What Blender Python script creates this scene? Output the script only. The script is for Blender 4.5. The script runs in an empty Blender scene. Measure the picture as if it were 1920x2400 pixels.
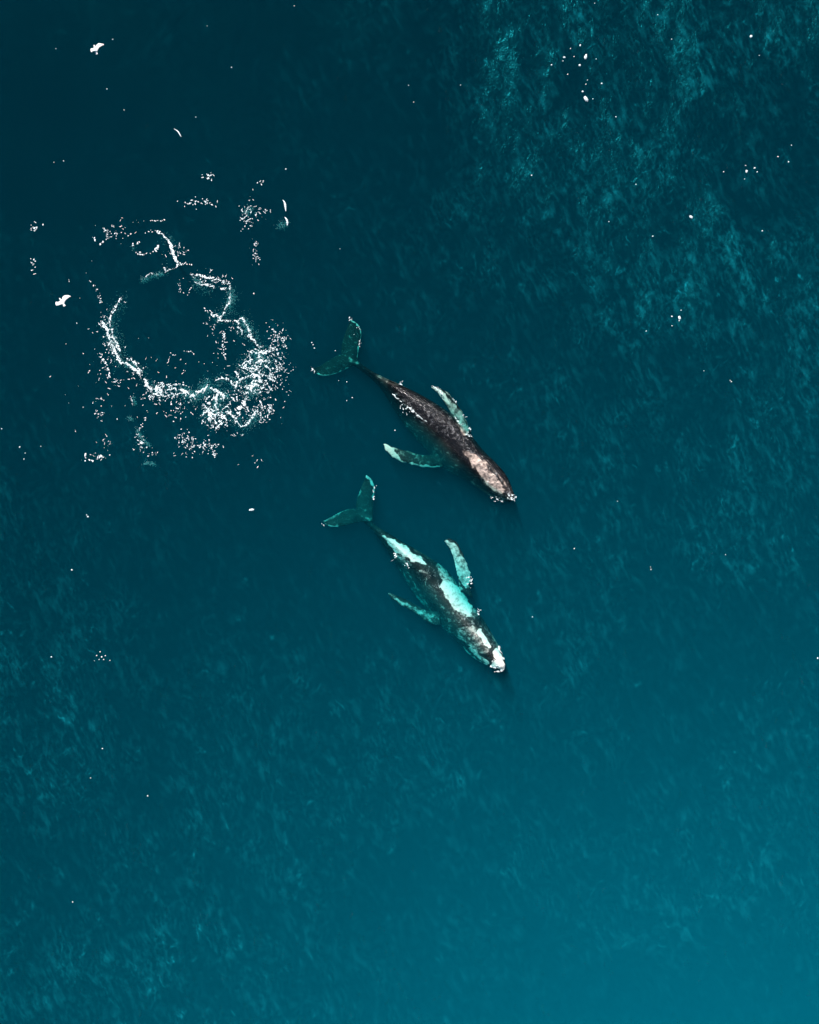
import bpy, bmesh, math, random
import numpy as np
from mathutils import Vector

# ------------------------------------------------------------------ camera, sky, sun, exposure
SC = bpy.context.scene
CAM_H = 60.0
PX = 0.025                       # metres on the water per pixel of the 1920 x 2400 photograph


def W(px, py, z=0.0):
    """photo pixel -> world x, y for a point at height z"""
    f = (CAM_H - z) / CAM_H
    return ((px - 960.0) * PX * f, (1200.0 - py) * PX * f)


cam_d = bpy.data.cameras.new("camera")
cam = bpy.data.objects.new("camera", cam_d)
SC.collection.objects.link(cam)
cam.location = (0, 0, CAM_H)
cam.rotation_euler = (0, 0, 0)
cam_d.sensor_fit = 'VERTICAL'
cam_d.angle = 2 * math.atan(30.0 / CAM_H)
cam_d.clip_start = 0.5
cam_d.clip_end = 6000
SC.camera = cam

SUN_EL = math.radians(46)
SUN_AZ = math.radians(-22)        # clockwise from the top of the picture (+Y)
SUN_DIR = Vector((math.sin(SUN_AZ) * math.cos(SUN_EL), math.cos(SUN_AZ) * math.cos(SUN_EL), math.sin(SUN_EL)))

world = bpy.data.worlds.new("World")
SC.world = world
world.use_nodes = True
wn = world.node_tree
sky = wn.nodes.new('ShaderNodeTexSky')
sky.sky_type = 'NISHITA'
sky.sun_disc = False
sky.sun_elevation = SUN_EL
sky.sun_rotation = SUN_AZ
wn.links.new(sky.outputs[0], wn.nodes['Background'].inputs[0])
wn.nodes['Background'].inputs[1].default_value = 0.05

sun_d = bpy.data.lights.new("sun", 'SUN')
sun_d.energy = 4.7
sun_d.angle = math.radians(0.5)
sun_d.color = (1.0, 0.95, 0.90)
sun = bpy.data.objects.new("sun", sun_d)
sun.rotation_euler = SUN_DIR.to_track_quat('Z', 'Y').to_euler()
sun.location = (0, 0, 80)
SC.collection.objects.link(sun)

SC.view_settings.view_transform = 'Standard'
SC.view_settings.look = 'None'
SC.view_settings.gamma = 1.0
SC.view_settings.exposure = 0.6
SC.cycles.use_denoising = True
SC.cycles.use_adaptive_sampling = True
SC.cycles.adaptive_threshold = 0.02
SC.cycles.volume_bounces = 0
SC.cycles.max_bounces = 6
SC.cycles.sample_clamp_indirect = 4.0

# ------------------------------------------------------------------ small helpers
COL = SC.collection


def noise2(x, y, seed=0, scale=1.0):
    """smooth value noise, 0..1"""
    x = np.asarray(x, float) * scale
    y = np.asarray(y, float) * scale
    xi = np.floor(x).astype(np.int64)
    yi = np.floor(y).astype(np.int64)
    fx = x - xi
    fy = y - yi
    fx = fx * fx * fx * (fx * (fx * 6 - 15) + 10)
    fy = fy * fy * fy * (fy * (fy * 6 - 15) + 10)

    def h(a, b):
        n = (a * 374761393 + b * 668265263 + seed * 1442695041) & 0x7fffffff
        n = ((n ^ (n >> 13)) * 1274126177) & 0x7fffffff
        n = n ^ (n >> 16)
        return (n & 0xffff) / 65535.0
    a = h(xi, yi)
    b = h(xi + 1, yi)
    c = h(xi, yi + 1)
    d = h(xi + 1, yi + 1)
    return (a * (1 - fx) + b * fx) * (1 - fy) + (c * (1 - fx) + d * fx) * fy


def fbm(x, y, seed=0, scale=1.0, octv=4):
    s = 0
    a = 0.5
    t = 0
    for k in range(octv):
        s = s + a * noise2(x, y, seed + 17 * k, scale * 2 ** k)
        t += a
        a *= 0.5
    return s / t


def sstep(a, b, x):
    t = np.clip((x - a) / (b - a), 0, 1)
    return t * t * (3 - 2 * t)


def dist_poly(x, y, pts):
    """distance to a polyline and the width carried along it (pts: x, y, w)"""
    best = np.full(np.shape(x), 1e9)
    bw = np.zeros(np.shape(x))
    bt = np.zeros(np.shape(x))
    n = max(len(pts) - 1, 1)
    if len(pts) == 1:
        pts = [pts[0], pts[0]]
    for i in range(len(pts) - 1):
        ax, ay, aw = pts[i]
        bx, by, bw_ = pts[i + 1]
        dx, dy = bx - ax, by - ay
        l2 = dx * dx + dy * dy + 1e-9
        t = np.clip(((x - ax) * dx + (y - ay) * dy) / l2, 0, 1)
        d = np.hypot(x - ax - t * dx, y - ay - t * dy)
        m = d < best
        best = np.where(m, d, best)
        bw = np.where(m, aw + (bw_ - aw) * t, bw)
        bt = np.where(m, (i + t) / n, bt)
    return best, bw, bt


def mesh_from(name, verts, faces, mat, smooth=True):
    """verts (n,3), faces (m,k) of one size -> mesh object"""
    me = bpy.data.meshes.new(name)
    verts = np.asarray(verts, np.float32)
    faces = np.asarray(faces, np.int32)
    m, k = faces.shape
    me.vertices.add(len(verts))
    me.vertices.foreach_set('co', verts.ravel())
    me.loops.add(m * k)
    me.loops.foreach_set('vertex_index', faces.ravel())
    me.polygons.add(m)
    me.polygons.foreach_set('loop_start', np.arange(m, dtype=np.int32) * k)
    me.update(calc_edges=True)
    me.validate()
    me.polygons.foreach_set('use_smooth', np.full(len(me.polygons), smooth, bool))
    me.materials.append(mat)
    o = bpy.data.objects.new(name, me)
    COL.objects.link(o)
    return o


def attr(me, name, vals):
    a = me.attributes.new(name, 'FLOAT', 'POINT')
    a.data.foreach_set('value', np.asarray(vals, np.float32))


def tag(o, label=None, cat=None, group=None, kind=None):
    if label:
        o['label'] = label
    if cat:
        o['category'] = cat
    if group:
        o['group'] = group
    if kind:
        o['kind'] = kind
    return o


def new_mat(name):
    m = bpy.data.materials.new(name)
    m.use_nodes = True
    nt = m.node_tree
    nt.nodes.clear()
    out = nt.nodes.new('ShaderNodeOutputMaterial')
    return m, nt, out


def nd(nt, typ, **kw):
    n = nt.nodes.new(typ)
    for k, v in kw.items():
        if k in n.inputs:
            n.inputs[k].default_value = v
        else:
            setattr(n, k, v)
    return n


def math_n(nt, op, a, b=None, clamp=False):
    n = nt.nodes.new('ShaderNodeMath')
    n.operation = op
    n.use_clamp = clamp
    for i, v in enumerate((a, b)):
        if v is None:
            continue
        if isinstance(v, (int, float)):
            n.inputs[i].default_value = v
        else:
            nt.links.new(v, n.inputs[i])
    return n.outputs[0]


# ------------------------------------------------------------------ materials
# water surface: clear sheet that mirrors sky and sun a little, ripples by bump
M_SURF, nt, out = new_mat("water_surface")
tc = nd(nt, 'ShaderNodeTexCoord')
wind = nd(nt, 'ShaderNodeAttribute', attribute_name='wind')
calm = nd(nt, 'ShaderNodeAttribute', attribute_name='open_water')
h = None
for sc_, rot, stretch, det, amp in ((1.6, 20, 2.6, 5.0, 0.085), (4.2, 27, 2.6, 4.0, 0.030), (2.4, -24, 2.2, 3.0, 0.03)):
    mp = nd(nt, 'ShaderNodeMapping')
    mp.vector_type = 'TEXTURE'
    mp.inputs['Rotation'].default_value = (0, 0, math.radians(rot))
    mp.inputs['Scale'].default_value = (1.0 / stretch, 1.0, 1.0)
    nt.links.new(tc.outputs['Object'], mp.inputs[0])
    nz = nd(nt, 'ShaderNodeTexNoise', Scale=sc_ / 2.0, Detail=det, Roughness=0.58, Distortion=0.6)
    nt.links.new(mp.outputs[0], nz.inputs['Vector'])
    v = math_n(nt, 'MULTIPLY', nz.outputs['Fac'], amp)
    h = v if h is None else math_n(nt, 'ADD', h, v)
h = math_n(nt, 'MULTIPLY', h, wind.outputs['Fac'])
bp = nd(nt, 'ShaderNodeBump', Strength=1.0, Distance=1.0)
nt.links.new(h, bp.inputs['Height'])
gl = nd(nt, 'ShaderNodeBsdfGlossy', Color=(0.02, 0.60, 0.72, 1), Roughness=0.20)
gl.distribution = 'GGX'
rg = math_n(nt, 'ADD', math_n(nt, 'MULTIPLY', wind.outputs['Fac'], 0.20), 0.05)
nt.links.new(rg, gl.inputs['Roughness'])
nt.links.new(bp.outputs[0], gl.inputs['Normal'])
# share of light mirrored: 2 % looking straight down, more at a slant, the same from above and below
geo = nd(nt, 'ShaderNodeNewGeometry')
dt = nt.nodes.new('ShaderNodeVectorMath')
dt.operation = 'DOT_PRODUCT'
nt.links.new(bp.outputs[0], dt.inputs[0])
nt.links.new(geo.outputs['Incoming'], dt.inputs[1])
cosv = math_n(nt, 'ABSOLUTE', dt.outputs['Value'])
sch = math_n(nt, 'POWER', math_n(nt, 'SUBTRACT', 1.0, cosv, True), 5.0)
frs = math_n(nt, 'ADD', math_n(nt, 'MULTIPLY', sch, 0.9), 0.02)
fac = math_n(nt, 'MULTIPLY', frs, calm.outputs['Fac'])
tr = nd(nt, 'ShaderNodeBsdfTransparent')
mx = nd(nt, 'ShaderNodeMixShader')
nt.links.new(fac, mx.inputs[0])
nt.links.new(tr.outputs[0], mx.inputs[1])
nt.links.new(gl.outputs[0], mx.inputs[2])
# sky light on the ripples, painted in as long broken diffuse streaks
# wavelets run in slightly different directions from place to place
nw = nd(nt, 'ShaderNodeTexNoise', Scale=0.16, Detail=2.0)
nt.links.new(tc.outputs['Object'], nw.inputs['Vector'])
sw = nt.nodes.new('ShaderNodeVectorMath')
sw.operation = 'MULTIPLY_ADD'
sw.inputs[1].default_value = (0.9, 0.9, 0)
nt.links.new(nw.outputs['Color'], sw.inputs[0])
nt.links.new(tc.outputs['Object'], sw.inputs[2])


def ripple(rot, stretch, scale, detail, rough, lo, hi, amp, smooth=True):
    mp = nd(nt, 'ShaderNodeMapping')
    mp.vector_type = 'TEXTURE'
    mp.inputs['Rotation'].default_value = (0, 0, math.radians(rot))
    mp.inputs['Scale'].default_value = (1.0 / stretch, 1.0, 1.0)
    nt.links.new(sw.outputs[0], mp.inputs[0])
    nz = nd(nt, 'ShaderNodeTexNoise', Scale=scale, Detail=detail, Roughness=rough, Distortion=0.1)
    nt.links.new(mp.outputs[0], nz.inputs['Vector'])
    if amp is None:
        return nz.outputs['Fac']
    mr = nd(nt, 'ShaderNodeMapRange')
    mr.interpolation_type = 'SMOOTHSTEP' if smooth else 'LINEAR'
    mr.inputs['From Min'].default_value = lo
    mr.inputs['From Max'].default_value = hi
    mr.inputs['To Max'].default_value = amp
    nt.links.new(nz.outputs['Fac'], mr.inputs['Value'])
    return mr.outputs[0]


# soft wavelets in loose groups
group_a = math_n(nt, 'ADD', ripple(28, 1.7, 0.30, 3.0, 0.55, 0.38, 0.68, 0.95), 0.18)
group_b = math_n(nt, 'ADD', ripple(12, 1.6, 0.42, 3.0, 0.55, 0.38, 0.68, 0.90), 0.22)
wa = math_n(nt, 'MULTIPLY', ripple(24, 2.5, 0.95, 3.0, 0.54, 0.49, 0.78, 1.0, False), group_a)
wb = math_n(nt, 'MULTIPLY', ripple(19, 2.4, 2.4, 2.8, 0.52, 0.49, 0.78, 0.72, False), group_b)
wc = math_n(nt, 'MULTIPLY', ripple(-42, 2.2, 2.2, 3.5, 0.55, 0.52, 0.80, 0.4, False), group_b)
# thin crest lines, bright for a short stretch
def crest_lines(rot, scale, gate_scale, amp):
    ln = math_n(nt, 'ABSOLUTE', math_n(nt, 'SUBTRACT', ripple(rot, 2.0, scale, 4.0, 0.55, 0, 0, None), 0.5))
    ln = math_n(nt, 'POWER', math_n(nt, 'SUBTRACT', 1.0, math_n(nt, 'MULTIPLY', ln, 2.0), True), 55.0)
    return math_n(nt, 'MULTIPLY', ln, ripple(rot + 30, 1.3, gate_scale, 4.0, 0.65, 0.54, 0.74, amp))


painted_sheen = math_n(nt, 'ADD', math_n(nt, 'ADD', wa, wb), wc)
painted_sheen = math_n(nt, 'ADD', painted_sheen, math_n(nt, 'ADD', crest_lines(24, 0.33, 0.8, 2.6), crest_lines(-30, 0.27, 0.7, 1.8)))
painted_sheen = math_n(nt, 'MULTIPLY', painted_sheen, wind.outputs['Fac'])
painted_sheen = math_n(nt, 'MULTIPLY', math_n(nt, 'MULTIPLY', painted_sheen, 0.085), calm.outputs['Fac'], True)
df = nd(nt, 'ShaderNodeBsdfDiffuse', Color=(0.012, 0.56, 0.70, 1))
nt.links.new(bp.outputs[0], df.inputs['Normal'])
mx2 = nd(nt, 'ShaderNodeMixShader')
nt.links.new(painted_sheen, mx2.inputs[0])
nt.links.new(mx.outputs[0], mx2.inputs[1])
nt.links.new(df.outputs[0], mx2.inputs[2])
nt.links.new(mx2.outputs[0], out.inputs['Surface'])

# the water itself: absorbs red at once, scatters blue-green, mostly back towards the light
M_WATER, nt, out = new_mat("sea_water")
SIG_S = (0.0002, 0.0295, 0.0455)
SIG_A = (1.9, 0.29, 0.27)
ds = max(SIG_S)
vs = nd(nt, 'ShaderNodeVolumeScatter', Color=(SIG_S[0] / ds, SIG_S[1] / ds, SIG_S[2] / ds, 1), Density=ds, Anisotropy=-0.55)
da = max(SIG_A) * 1.02
va = nd(nt, 'ShaderNodeVolumeAbsorption', Color=(1 - SIG_A[0] / da, 1 - SIG_A[1] / da, 1 - SIG_A[2] / da, 1), Density=da)
ad = nd(nt, 'ShaderNodeAddShader')
nt.links.new(vs.outputs[0], ad.inputs[0])
nt.links.new(va.outputs[0], ad.inputs[1])
nt.links.new(ad.outputs[0], out.inputs['Volume'])

M_BED, nt, out = new_mat("seabed_sand")
nz = nd(nt, 'ShaderNodeTexNoise', Scale=0.2, Detail=6.0)
rp = nd(nt, 'ShaderNodeValToRGB')
rp.color_ramp.elements[0].color = (0.10, 0.09, 0.07, 1)
rp.color_ramp.elements[1].color = (0.22, 0.19, 0.14, 1)
pb = nd(nt, 'ShaderNodeBsdfPrincipled', Roughness=0.9)
nt.links.new(nz.outputs['Fac'], rp.inputs[0])
nt.links.new(rp.outputs[0], pb.inputs['Base Color'])
nt.links.new(pb.outputs[0], out.inputs['Surface'])


def whale_mat(name, dark, dark2, white, rough):
    m, nt, out = new_mat(name)
    tc = nd(nt, 'ShaderNodeTexCoord')
    mk = nd(nt, 'ShaderNodeAttribute', attribute_name='mark_glint')
    al = nd(nt, 'ShaderNodeAttribute', attribute_name='scar_glint')
    # fine break-up of the pale markings and the painted head glint
    n1 = nd(nt, 'ShaderNodeTexNoise', Scale=3.6, Detail=5.0, Roughness=0.66)
    nt.links.new(tc.outputs['Object'], n1.inputs['Vector'])
    a = math_n(nt, 'SUBTRACT', n1.outputs['Fac'], 0.5)
    a = math_n(nt, 'MULTIPLY', a, 1.3)
    a = math_n(nt, 'ADD', mk.outputs['Fac'], a)
    mr = nd(nt, 'ShaderNodeMapRange')
    mr.interpolation_type = 'SMOOTHSTEP'
    mr.inputs['From Min'].default_value = 0.36
    mr.inputs['From Max'].default_value = 0.92
    nt.links.new(a, mr.inputs['Value'])
    pale = math_n(nt, 'MULTIPLY', mr.outputs[0], math_n(nt, 'GREATER_THAN', mk.outputs['Fac'], 0.02))
    # thinly pigmented skin (flukes, flanks) is a shade paler all over
    soft = math_n(nt, 'MULTIPLY', math_n(nt, 'MINIMUM', mk.outputs['Fac'], 0.42), 0.11)
    pale = math_n(nt, 'MAXIMUM', pale, soft)
    # dark skin with brown-grey mottling
    n2 = nd(nt, 'ShaderNodeTexNoise', Scale=2.6, Detail=7.0, Roughness=0.68)
    nt.links.new(tc.outputs['Object'], n2.inputs['Vector'])
    rp = nd(nt, 'ShaderNodeValToRGB')
    rp.color_ramp.elements[0].position = 0.35
    rp.color_ramp.elements[0].color = (*dark, 1)
    rp.color_ramp.elements[1].position = 0.72
    rp.color_ramp.elements[1].color = (*dark2, 1)
    nt.links.new(n2.outputs['Fac'], rp.inputs[0])
    # thin pale scratches, thickened where glints on wet skin are painted in
    vo = nd(nt, 'ShaderNodeTexVoronoi', Scale=4.6)
    vo.feature = 'DISTANCE_TO_EDGE'
    mpv = nd(nt, 'ShaderNodeMapping')
    mpv.vector_type = 'TEXTURE'
    mpv.inputs['Rotation'].default_value = (0, 0, math.radians(49))
    mpv.inputs['Scale'].default_value = (0.45, 1.0, 1.0)
    nt.links.new(tc.outputs['Object'], mpv.inputs[0])
    wv = nd(nt, 'ShaderNodeTexNoise', Scale=3.0, Detail=3.0)
    nt.links.new(mpv.outputs[0], wv.inputs['Vector'])
    mxv = nd(nt, 'ShaderNodeMixRGB')
    mxv.blend_type = 'ADD'
    mxv.inputs[0].default_value = 0.9
    nt.links.new(mpv.outputs[0], mxv.inputs[1])
    nt.links.new(wv.outputs['Color'], mxv.inputs[2])
    nt.links.new(mxv.outputs[0], vo.inputs['Vector'])
    n3 = nd(nt, 'ShaderNodeTexNoise', Scale=5.0, Detail=3.0)
    nt.links.new(tc.outputs['Object'], n3.inputs['Vector'])
    # line width comes and goes along each scratch or glint
    thr = math_n(nt, 'MULTIPLY', math_n(nt, 'SUBTRACT', n3.outputs['Fac'], 0.47), 0.19)
    thr = math_n(nt, 'MULTIPLY', thr, math_n(nt, 'ADD', al.outputs['Fac'], 0.12))
    scr = math_n(nt, 'LESS_THAN', vo.outputs['Distance'], thr)
    c1 = nd(nt, 'ShaderNodeMixRGB')
    c1.inputs[2].default_value = (0.62, 0.62, 0.64, 1)
    nt.links.new(math_n(nt, 'MULTIPLY', scr, 0.85), c1.inputs[0])
    nt.links.new(rp.outputs[0], c1.inputs[1])
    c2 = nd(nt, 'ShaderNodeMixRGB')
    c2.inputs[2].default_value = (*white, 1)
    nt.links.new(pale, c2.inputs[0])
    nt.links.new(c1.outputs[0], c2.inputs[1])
    # wet, wrinkled skin
    n4 = nd(nt, 'ShaderNodeTexNoise', Scale=5.0, Detail=5.0, Roughness=0.6, Distortion=0.8)
    nt.links.new(mpv.outputs[0], n4.inputs['Vector'])
    bp = nd(nt, 'ShaderNodeBump', Strength=0.9, Distance=0.07)
    nt.links.new(n4.outputs['Fac'], bp.inputs['Height'])
    pb = nd(nt, 'ShaderNodeBsdfPrincipled', Roughness=rough)
    # wet skin shines in air; under water it has next to no mirror reflection
    gz = nd(nt, 'ShaderNodeNewGeometry')
    sx = nd(nt, 'ShaderNodeSeparateXYZ')
    nt.links.new(gz.outputs['Position'], sx.inputs[0])
    wet = nd(nt, 'ShaderNodeMapRange')
    wet.inputs['From Min'].default_value = -0.04
    wet.inputs['From Max'].default_value = 0.03
    wet.inputs['To Max'].default_value = 0.45
    nt.links.new(sx.outputs['Z'], wet.inputs['Value'])
    nt.links.new(wet.outputs[0], pb.inputs['Specular IOR Level'])
    nt.links.new(c2.outputs[0], pb.inputs['Base Color'])
    nt.links.new(bp.outputs[0], pb.inputs['Normal'])
    nt.links.new(pb.outputs[0], out.inputs['Surface'])
    return m


M_WHALE = whale_mat("dark_whale_skin", (0.005, 0.006, 0.008), (0.014, 0.013, 0.014), (0.82, 0.65, 0.56), 0.15)  # pale colour kept warm for the sun glint painted on the head
M_WHALE2 = whale_mat("pale_marked_whale_skin", (0.007, 0.013, 0.016), (0.028, 0.036, 0.036), (0.78, 0.80, 0.74), 0.18)


def foam_mat(name, col, rough=0.8):
    m, nt, out = new_mat(name)
    tc = nd(nt, 'ShaderNodeTexCoord')
    nz = nd(nt, 'ShaderNodeTexNoise', Scale=30.0, Detail=4.0)
    nt.links.new(tc.outputs['Object'], nz.inputs['Vector'])
    rp = nd(nt, 'ShaderNodeValToRGB')
    rp.color_ramp.elements[0].position = 0.3
    rp.color_ramp.elements[0].color = (col[0] * 0.8, col[1] * 0.86, col[2] * 0.88, 1)
    rp.color_ramp.elements[1].position = 0.6
    rp.color_ramp.elements[1].color = (*col, 1)
    nt.links.new(nz.outputs['Fac'], rp.inputs[0])
    bp = nd(nt, 'ShaderNodeBump', Strength=0.5, Distance=0.02)
    nt.links.new(nz.outputs['Fac'], bp.inputs['Height'])
    pb = nd(nt, 'ShaderNodeBsdfPrincipled', Roughness=rough)
    nt.links.new(rp.outputs[0], pb.inputs['Base Color'])
    nt.links.new(bp.outputs[0], pb.inputs['Normal'])
    nt.links.new(pb.outputs[0], out.inputs['Surface'])
    return m


M_FOAM = foam_mat("white_foam", (0.80, 0.90, 0.92))
M_BUBBLE = foam_mat("submerged_bubbles", (0.55, 0.62, 0.62))
M_GULL = foam_mat("white_feathers", (0.90, 0.89, 0.88))
M_BEAK = foam_mat("yellow_beak", (0.75, 0.42, 0.06), 0.4)

# ------------------------------------------------------------------ the sea: waves
rng = np.random.default_rng(7)
WAVES = []
for i in range(56):
    lam = 1.1 * (15.0 / 1.1) ** rng.random()
    ang = math.radians(20 + rng.normal(0, 32))
    a = (0.0020 if lam < 4 else 0.0012) * lam ** 0.95 * (0.6 + 0.8 * rng.random())
    k = 2 * math.pi / lam
    WAVES.append((k * math.cos(ang), k * math.sin(ang), a, rng.random() * 2 * math.pi, lam))


def wind_at(x, y):
    """0..1: how much the breeze ruffles the water at a point (smooth slicks between ruffled patches)"""
    px = x / PX + 960
    py = 1200 - y / PX

    def g(cx, cy, rx, ry):
        return np.exp(-(((px - cx) / rx) ** 2 + ((py - cy) / ry) ** 2))
    m = (0.9 * g(1750, 300, 560, 600) + 0.35 * g(1300, 250, 360, 420) + 0.95 * g(1720, 1000, 340, 450)
         + 0.8 * g(60, 2100, 460, 620) + 0.55 * g(420, 2250, 420, 300) + 0.5 * g(60, 1400, 280, 400)
         + 0.32 * g(1450, 1350, 330, 260) + 0.6 * g(1750, 1950, 420, 480) + 0.35 * g(900, 1750, 500, 260)
         + 0.45 * g(1150, 2150, 560, 380))
    n = fbm(x, y, 5, 0.14, 4)
    n2 = fbm(x * 1.6 + y * 0.5, y * 0.7, 11, 0.5, 3)
    m = (0.16 + 0.20 * sstep(0.25, 0.6, n)) * (1 - 0.8 * g(250, 250, 620, 620)) * (1 - 0.45 * g(850, 1150, 420, 420)) + 0.92 * np.clip(m, 0, 1.15) * (0.35 + 0.65 * sstep(0.28, 0.62, n)) * (0.6 + 0.7 * sstep(0.3, 0.7, n2))
    far = np.maximum(np.abs(x) / 26.0, np.abs(y) / 32.0)
    return m * sstep(3.0, 1.0, far) + 0.6 * n * sstep(1.0, 3.0, far)


def wave_z(x, y, wnd=None):
    z = np.zeros(np.shape(x))
    if wnd is None:
        wnd = wind_at(x, y)
    for kx, ky, a, ph, lam in WAVES:
        s = np.sin(kx * x + ky * y + ph)
        amp = a if lam > 4 else a * (0.25 + 1.3 * wnd)
        z += amp * s
    return z


def axis(near, step, far):
    a = list(np.arange(-near, near + 1e-6, step))
    s, p = step, near
    while p < far:
        s *= 1.35
        p += s
        a.append(p)
        a.insert(0, -p)
    return np.array(a)


XS, YS = axis(26.0, 0.1, 1500), axis(32.0, 0.1, 1500)
GX, GY = np.meshgrid(XS, YS)
WND = wind_at(GX, GY)
FADE = sstep(400, 60, np.maximum(np.abs(GX), np.abs(GY)))
GZ = wave_z(GX, GY, WND) * FADE


def swell_bump(px, py, r, dz, elong=1.0, ang=0.0):
    """water heaped up or drawn down round a whale's back"""
    global GZ
    cx, cy = W(px, py)
    c, s = math.cos(ang), math.sin(ang)
    u = (GX - cx) * c + (GY - cy) * s
    v = -(GX - cx) * s + (GY - cy) * c
    GZ = GZ + dz * np.exp(-((u / (r * elong)) ** 2 + (v / r) ** 2))


# the water closes over the left flank of the first whale and drains off its right
near_whales = np.exp(-(((GX - W(1020, 0)[0]) / 5.0) ** 2 + ((GY - W(0, 1060)[1]) / 5.0) ** 2)) \
    + np.exp(-(((GX - W(1030, 0)[0]) / 4.5) ** 2 + ((GY - W(0, 1400)[1]) / 4.5) ** 2))
GZ = GZ * (1 - 0.75 * np.clip(near_whales, 0, 1))
AX = math.radians(-41)
swell_bump(985, 1040, 0.7, 0.20, 3.2, AX)
swell_bump(1085, 975, 0.6, -0.12, 3.2, AX)
swell_bump(985, 1390, 0.6, 0.12, 3.2, AX)


def water_z(x, y):
    """height of the water surface by bilinear look-up in the near grid"""
    x = np.asarray(x, float)
    y = np.asarray(y, float)
    i = np.clip(np.searchsorted(XS, x) - 1, 0, len(XS) - 2)
    j = np.clip(np.searchsorted(YS, y) - 1, 0, len(YS) - 2)
    fx = (x - XS[i]) / (XS[i + 1] - XS[i])
    fy = (y - YS[j]) / (YS[j + 1] - YS[j])
    return (GZ[j, i] * (1 - fx) + GZ[j, i + 1] * fx) * (1 - fy) + (GZ[j + 1, i] * (1 - fx) + GZ[j + 1, i + 1] * fx) * fy


# ------------------------------------------------------------------ lofted shapes for the animals
def loft(rings):
    """closed skin over a list of (n,3) rings, capped at both ends -> verts, faces(list)"""
    n = len(rings[0])
    v = np.concatenate(rings)
    f = []
    for k in range(len(rings) - 1):
        for i in range(n):
            j = (i + 1) % n
            f.append((k * n + i, k * n + j, (k + 1) * n + j, (k + 1) * n + i))
    c0 = len(v)
    v = np.concatenate([v, [rings[0].mean(0)], [rings[-1].mean(0)]])
    for i in range(n):
        j = (i + 1) % n
        f.append((c0, j, i))
        m = (len(rings) - 1) * n
        f.append((c0 + 1, m + i, m + j))
    return v, f


def resample(cols, n):
    """Catmull-Rom through the rows of cols -> n rows"""
    c = np.asarray(cols, float)
    d = np.r_[0, np.cumsum(np.maximum(np.hypot(*np.diff(c[:, :2], axis=0).T), 1e-3))]
    t = np.linspace(0, d[-1], n)
    res = np.zeros((n, c.shape[1]))
    for q, tt in enumerate(t):
        i = min(max(np.searchsorted(d, tt) - 1, 0), len(c) - 2)
        u = (tt - d[i]) / (d[i + 1] - d[i])
        p0, p1, p2, p3 = c[max(i - 1, 0)], c[i], c[i + 1], c[min(i + 2, len(c) - 1)]
        m1 = (p2 - p0) / (d[i + 1] - d[max(i - 1, 0)]) * (d[i + 1] - d[i])
        m2 = (p3 - p1) / (d[min(i + 2, len(c) - 1)] - d[i]) * (d[i + 1] - d[i])
        u2, u3 = u * u, u * u * u
        res[q] = (2 * u3 - 3 * u2 + 1) * p1 + (u3 - 2 * u2 + u) * m1 + (-2 * u3 + 3 * u2) * p2 + (u3 - u2) * m2
    return res


def body_loft(st, ridge, roll=0.3, dz=0.0, n=150, m=48):
    """st: rows of right edge px, left edge px, top z, upper height, lower height"""
    s = resample(st, n)
    rings = []
    for r in s:
        R = np.array(W(r[0], r[1]))
        L = np.array(W(r[2], r[3]))
        zt, ht, hb = r[4] + dz, max(r[5], 0.03), max(r[6], 0.03)
        c = R + ridge * (L - R)
        zm = zt - ht
        wl = np.linalg.norm(L - c)
        keel = 0.75 if r[5] > 0.3 else 1.0
        ring = []
        for k in range(m):
            a = 2 * math.pi * k / m
            ca, sa = math.cos(a), math.sin(a)
            e = (R - c) * ca if ca >= 0 else (L - c) * (-ca)
            if sa >= 0:
                # the left flank falls away faster than the right: the animal is rolled a little
                z = zm + ht * (sa if ca >= 0 else (1 - keel) * sa + keel * (1 - abs(ca) ** 1.35))
            else:
                z = zm + hb * sa
            if ca < 0:
                z -= roll * min(wl, 1.0) * (-ca) ** 1.5
            # a low keel along the back
            if sa > 0:
                z += 0.05 * ht * max(0.0, 1 - abs(ca) * 4)
            ring.append((c[0] + e[0], c[1] + e[1], z))
        rings.append(np.array(ring))
    return loft(rings)


def fin_loft(rows, n=40, m=20, knobs=0.0, seed=0):
    """rows: leading px, trailing px, z, thickness -> flat fin of elliptical section"""
    s = resample(rows, n)
    r0 = random.Random(seed)
    rings = []
    for q, r in enumerate(s):
        A = np.array(W(r[0], r[1]))
        B = np.array(W(r[2], r[3]))
        if knobs:
            k = knobs * max(0, math.sin(q * 1.05 + seed)) * (0.5 + r0.random())
            d = (A - B) / (np.linalg.norm(A - B) + 1e-6)
            A = A + d * k
            B = B - d * 0.35 * knobs * r0.random()
        c = (A + B) / 2
        h = (A - B) / 2
        ring = []
        for k in range(m):
            a = 2 * math.pi * k / m
            ring.append((c[0] + h[0] * math.cos(a), c[1] + h[1] * math.cos(a), r[4] + r[5] * 0.5 * math.sin(a) * (1 + 0.3 * math.cos(a))))
        rings.append(np.array(ring))
    return loft(rings)


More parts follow.
